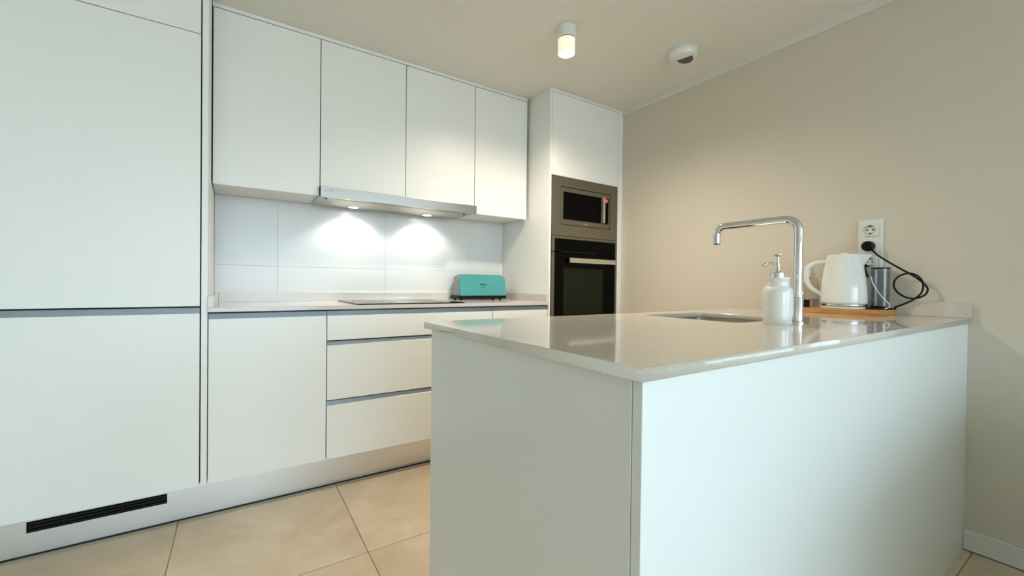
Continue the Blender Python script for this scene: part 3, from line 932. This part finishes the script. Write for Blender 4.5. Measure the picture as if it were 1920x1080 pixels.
# ------------------------------------------------------------------ wall socket, plug and cords
ws = thing('wall_socket', (XR, -1.4345, 1.18), 'white triple wall socket plate on the greige wall above the kettle', 'socket')
obj('cover_plate', bx(XR - 0.009, XR - 0.0002, -1.4775, -1.3915, 1.071, 1.2965), M['whiteplastic'], ws, bevel=0.002)
for zc in (1.2526, 1.1815, 1.1105):
    y = -1.4345
    NS = 32
    bm = bmesh.new()
    ci, co_, cb_ = [], [], []
    for k in range(NS):
        t_ = 2 * pi * (k + 0.5) / NS
        q_ = 0.0265 / max(abs(cos(t_)), abs(sin(t_)))
        co_.append((y + q_ * cos(t_), zc + q_ * sin(t_)))
        ci.append((y + 0.0198 * cos(t_), zc + 0.0198 * sin(t_)))
    L_ = [[bm.verts.new((xx, p[0], p[1])) for p in ring] for xx, ring in ((XR - 0.0092, co_), (XR - 0.0165, co_), (XR - 0.0165, ci), (XR - 0.0094, ci))]
    for a_, b_ in zip(L_, L_[1:]):
        for k in range(NS):
            bm.faces.new((a_[k], a_[(k + 1) % NS], b_[(k + 1) % NS], b_[k]))
    bm.faces.new(L_[-1])
    ins = obj('socket_insert', bm, M['whiteplastic'], ws)
    obj('socket_rim', tube([(XR - 0.0166, y + 0.0205 * cos(2 * pi * k / 40), zc + 0.0205 * sin(2 * pi * k / 40)) for k in range(41)], 0.0010, 6, cap=False), M['grey_print'], ins)
    if zc != 1.1815:
        for dy in (-0.0095, 0.0095):
            obj('pin_hole', disc_axis((XR - 0.0095, y + dy, zc), (-1, 0, 0), 0.0032, 0.0008, 14), M['dark'], ins)
        for dz in (-0.016, 0.016):
            obj('earth_clip', bx(XR - 0.0150, XR - 0.0096, y - 0.0035, y + 0.003, zc + dz - 0.002, zc + dz + 0.002), M['gap'], ins)

pc = thing('power_cord', (2.44, -1.5, ZBD), 'black woven power cord looped against the wall, plugged into the socket', 'cord')
bm = disc_axis((XR - 0.0172, -1.4340, 1.1800), (-1, 0, 0), 0.0215, 0.030, 32, bev=0.006)
obj('plug', bm, M['blackplastic'], pc, smooth='auto')
K = lambda a_, b_: (1490 + a_ * 270 / 1458, 400 + b_ * 200 / 1080)
kp = [(775, 360), (830, 415), (900, 462), (980, 510), (1080, 565), (1160, 608), (1230, 650), (1290, 695), (1335, 740), (1347, 778), (1325, 820), (1270, 850), (1200, 863), (1130, 852),
      (1060, 815), (1015, 765), (1003, 720), (1020, 670), (1060, 635), (1120, 612), (1180, 608), (1240, 630), (1285, 675), (1302, 730), (1290, 790), (1250, 840), (1180, 885), (1100, 920), (1020, 948)]
cp = []
for i, (a_, b_) in enumerate(kp):
    u_, v_ = K(a_, b_)
    xx = 2.430 + (0.0045 if 14 <= i <= 19 else 0) - (0.004 if 20 <= i <= 25 else 0)
    cp.append(ptx(u_, v_, xx))
cp += [Vector((2.424, -1.531, ZBD + 0.0055)), Vector((2.405, -1.5245, ZBD + 0.0040)), Vector((2.372, -1.508, ZBD + 0.0040)), Vector((2.345, -1.480, ZBD + 0.0042)), Vector((2.343, -1.457, ZBD + 0.0045))]
obj('cable', tube(spline(cp, 5), 0.0036, 10), M['cord'], pc, smooth=True)

wp = [pt(*K(a_, b_), D_) for a_, b_, D_ in ((772, 640, 2.338), (792, 712, 2.335), (832, 775, 2.332), (880, 842, 2.328), (928, 890, 2.322))]
wp += [pt(*K(958, 925), 2.318), pt(*K(955, 952), 2.312), pt(*K(915, 966), 2.30)]
tag(obj('white_cable', tube(spline(wp, 5), 0.0021, 8), M['whiteplastic'], loc=(2.38, -1.52, ZBD), smooth=True),
    'thin white cable hanging in front of the smoked jug', 'cable')

# ------------------------------------------------------------------ ceiling fixtures
LX, LY = 1.472, -0.522
cl = thing('ceiling_spotlight', (LX, LY, H), 'small white cylindrical ceiling spotlight, switched on', 'lamp')
obj('canopy', lathe([(0.046, H - 0.0003), (0.046, H - 0.052), (0.043, H - 0.054)], (LX, LY), 48), M['whiteplastic'], cl, smooth='auto')
obj('neck', lathe([(0.038, H - 0.0542), (0.038, H - 0.0590)], (LX, LY), 36), M['gap'], cl)
sh = obj('lamp_shade', lathe([(0.0385, H - 0.0592), (0.0415, H - 0.060), (0.0415, H - 0.128), (0.0385, H - 0.128), (0.0375, H - 0.116)], (LX, LY), 48, cap1=False), M['lampglow'], cl, smooth='auto')
obj('led_disc', lathe([(0.0370, H - 0.1150), (0.0370, H - 0.1170), (0.03, H - 0.1195), (0.0, H - 0.1205)], (LX, LY), 40, cap1=False), M['lampled'], cl, smooth='auto')
l = bpy.data.lights.new('spotlight_beam', 'SPOT')
l.energy = 62
l.color = (1.0, 0.87, 0.70)
l.spot_size = radians(160)
l.spot_blend = 1.0
l.shadow_soft_size = 0.05
lo2 = bpy.data.objects.new('spotlight_beam', l)
lo2.location = (LX, LY, H - 0.135)
COL.objects.link(lo2)
DX, DY = 2.125, -0.715
dt = thing('ceiling_vent', (DX, DY, H), 'round white ceiling vent with a grey grille, near the greige wall', 'vent')
obj('mounting_plate', lathe([(0.076, H - 0.0003), (0.076, H - 0.006), (0.073, H - 0.008)], (DX, DY), 48), M['whiteplastic'], dt, smooth='auto')
obj('housing', lathe([(0.0705, H - 0.0082), (0.074, H - 0.012), (0.074, H - 0.028), (0.070, H - 0.036), (0.060, H - 0.040), (0.0, H - 0.041)], (DX, DY), 48, cap1=False), M['whitegloss'], dt, smooth='auto')
gv = Vector((0.97, 0.24, 0)).normalized().normalized()
gside = Vector((gv.y, -gv.x, 0))
bm = bmesh.new()
gp = []
for k in range(17):
    t = radians(-90 + 180 * k / 16)
    gp.append(Vector((DX, DY, 0)) + gv * (-0.006 + 0.062 * cos(t)) + gside * (0.040 * sin(t)) + gside * 0.012)
va = [bm.verts.new((p.x, p.y, H - 0.0402)) for p in gp]
vb = [bm.verts.new((p.x, p.y, H - 0.0422)) for p in gp]
bm.faces.new(va); bm.faces.new(vb[::-1])
for k in range(17):
    bm.faces.new((va[k], va[(k + 1) % 17], vb[(k + 1) % 17], vb[k]))
gr = obj('grille', bm, M['grille'], dt)
gr['label'] = 'grey half-round grille'
for k in range(6):
    off = -0.003 + 0.0094 * k
    hw = 0.039 * math.sqrt(max(0.01, 1 - ((off + 0.006) / 0.062) ** 2))
    c_ = Vector((DX, DY, 0)) + gv * off + gside * 0.012
    bm = bmesh.new()
    a_ = c_ - gside * hw; b_ = c_ + gside * hw
    tube([(a_.x, a_.y, H - 0.0424), (b_.x, b_.y, H - 0.0424)], 0.0014, 6, bm)
    obj('grille_bar', bm, M['gap'], gr)

SXD, SYD = 0.905, -0.462
sm = thing('smoke_detector', (SXD, SYD, H), 'round white ceiling disc cut off by the top edge of the picture', 'detector')
obj('mounting_plate', lathe([(0.062, H - 0.0003), (0.062, H - 0.008)], (SXD, SYD), 48), M['whiteplastic'], sm, smooth='auto')
obj('housing', lathe([(0.058, H - 0.0082), (0.057, H - 0.020), (0.050, H - 0.028), (0.0, H - 0.031)], (SXD, SYD), 48, cap1=False), M['whitegloss'], sm, smooth='auto')
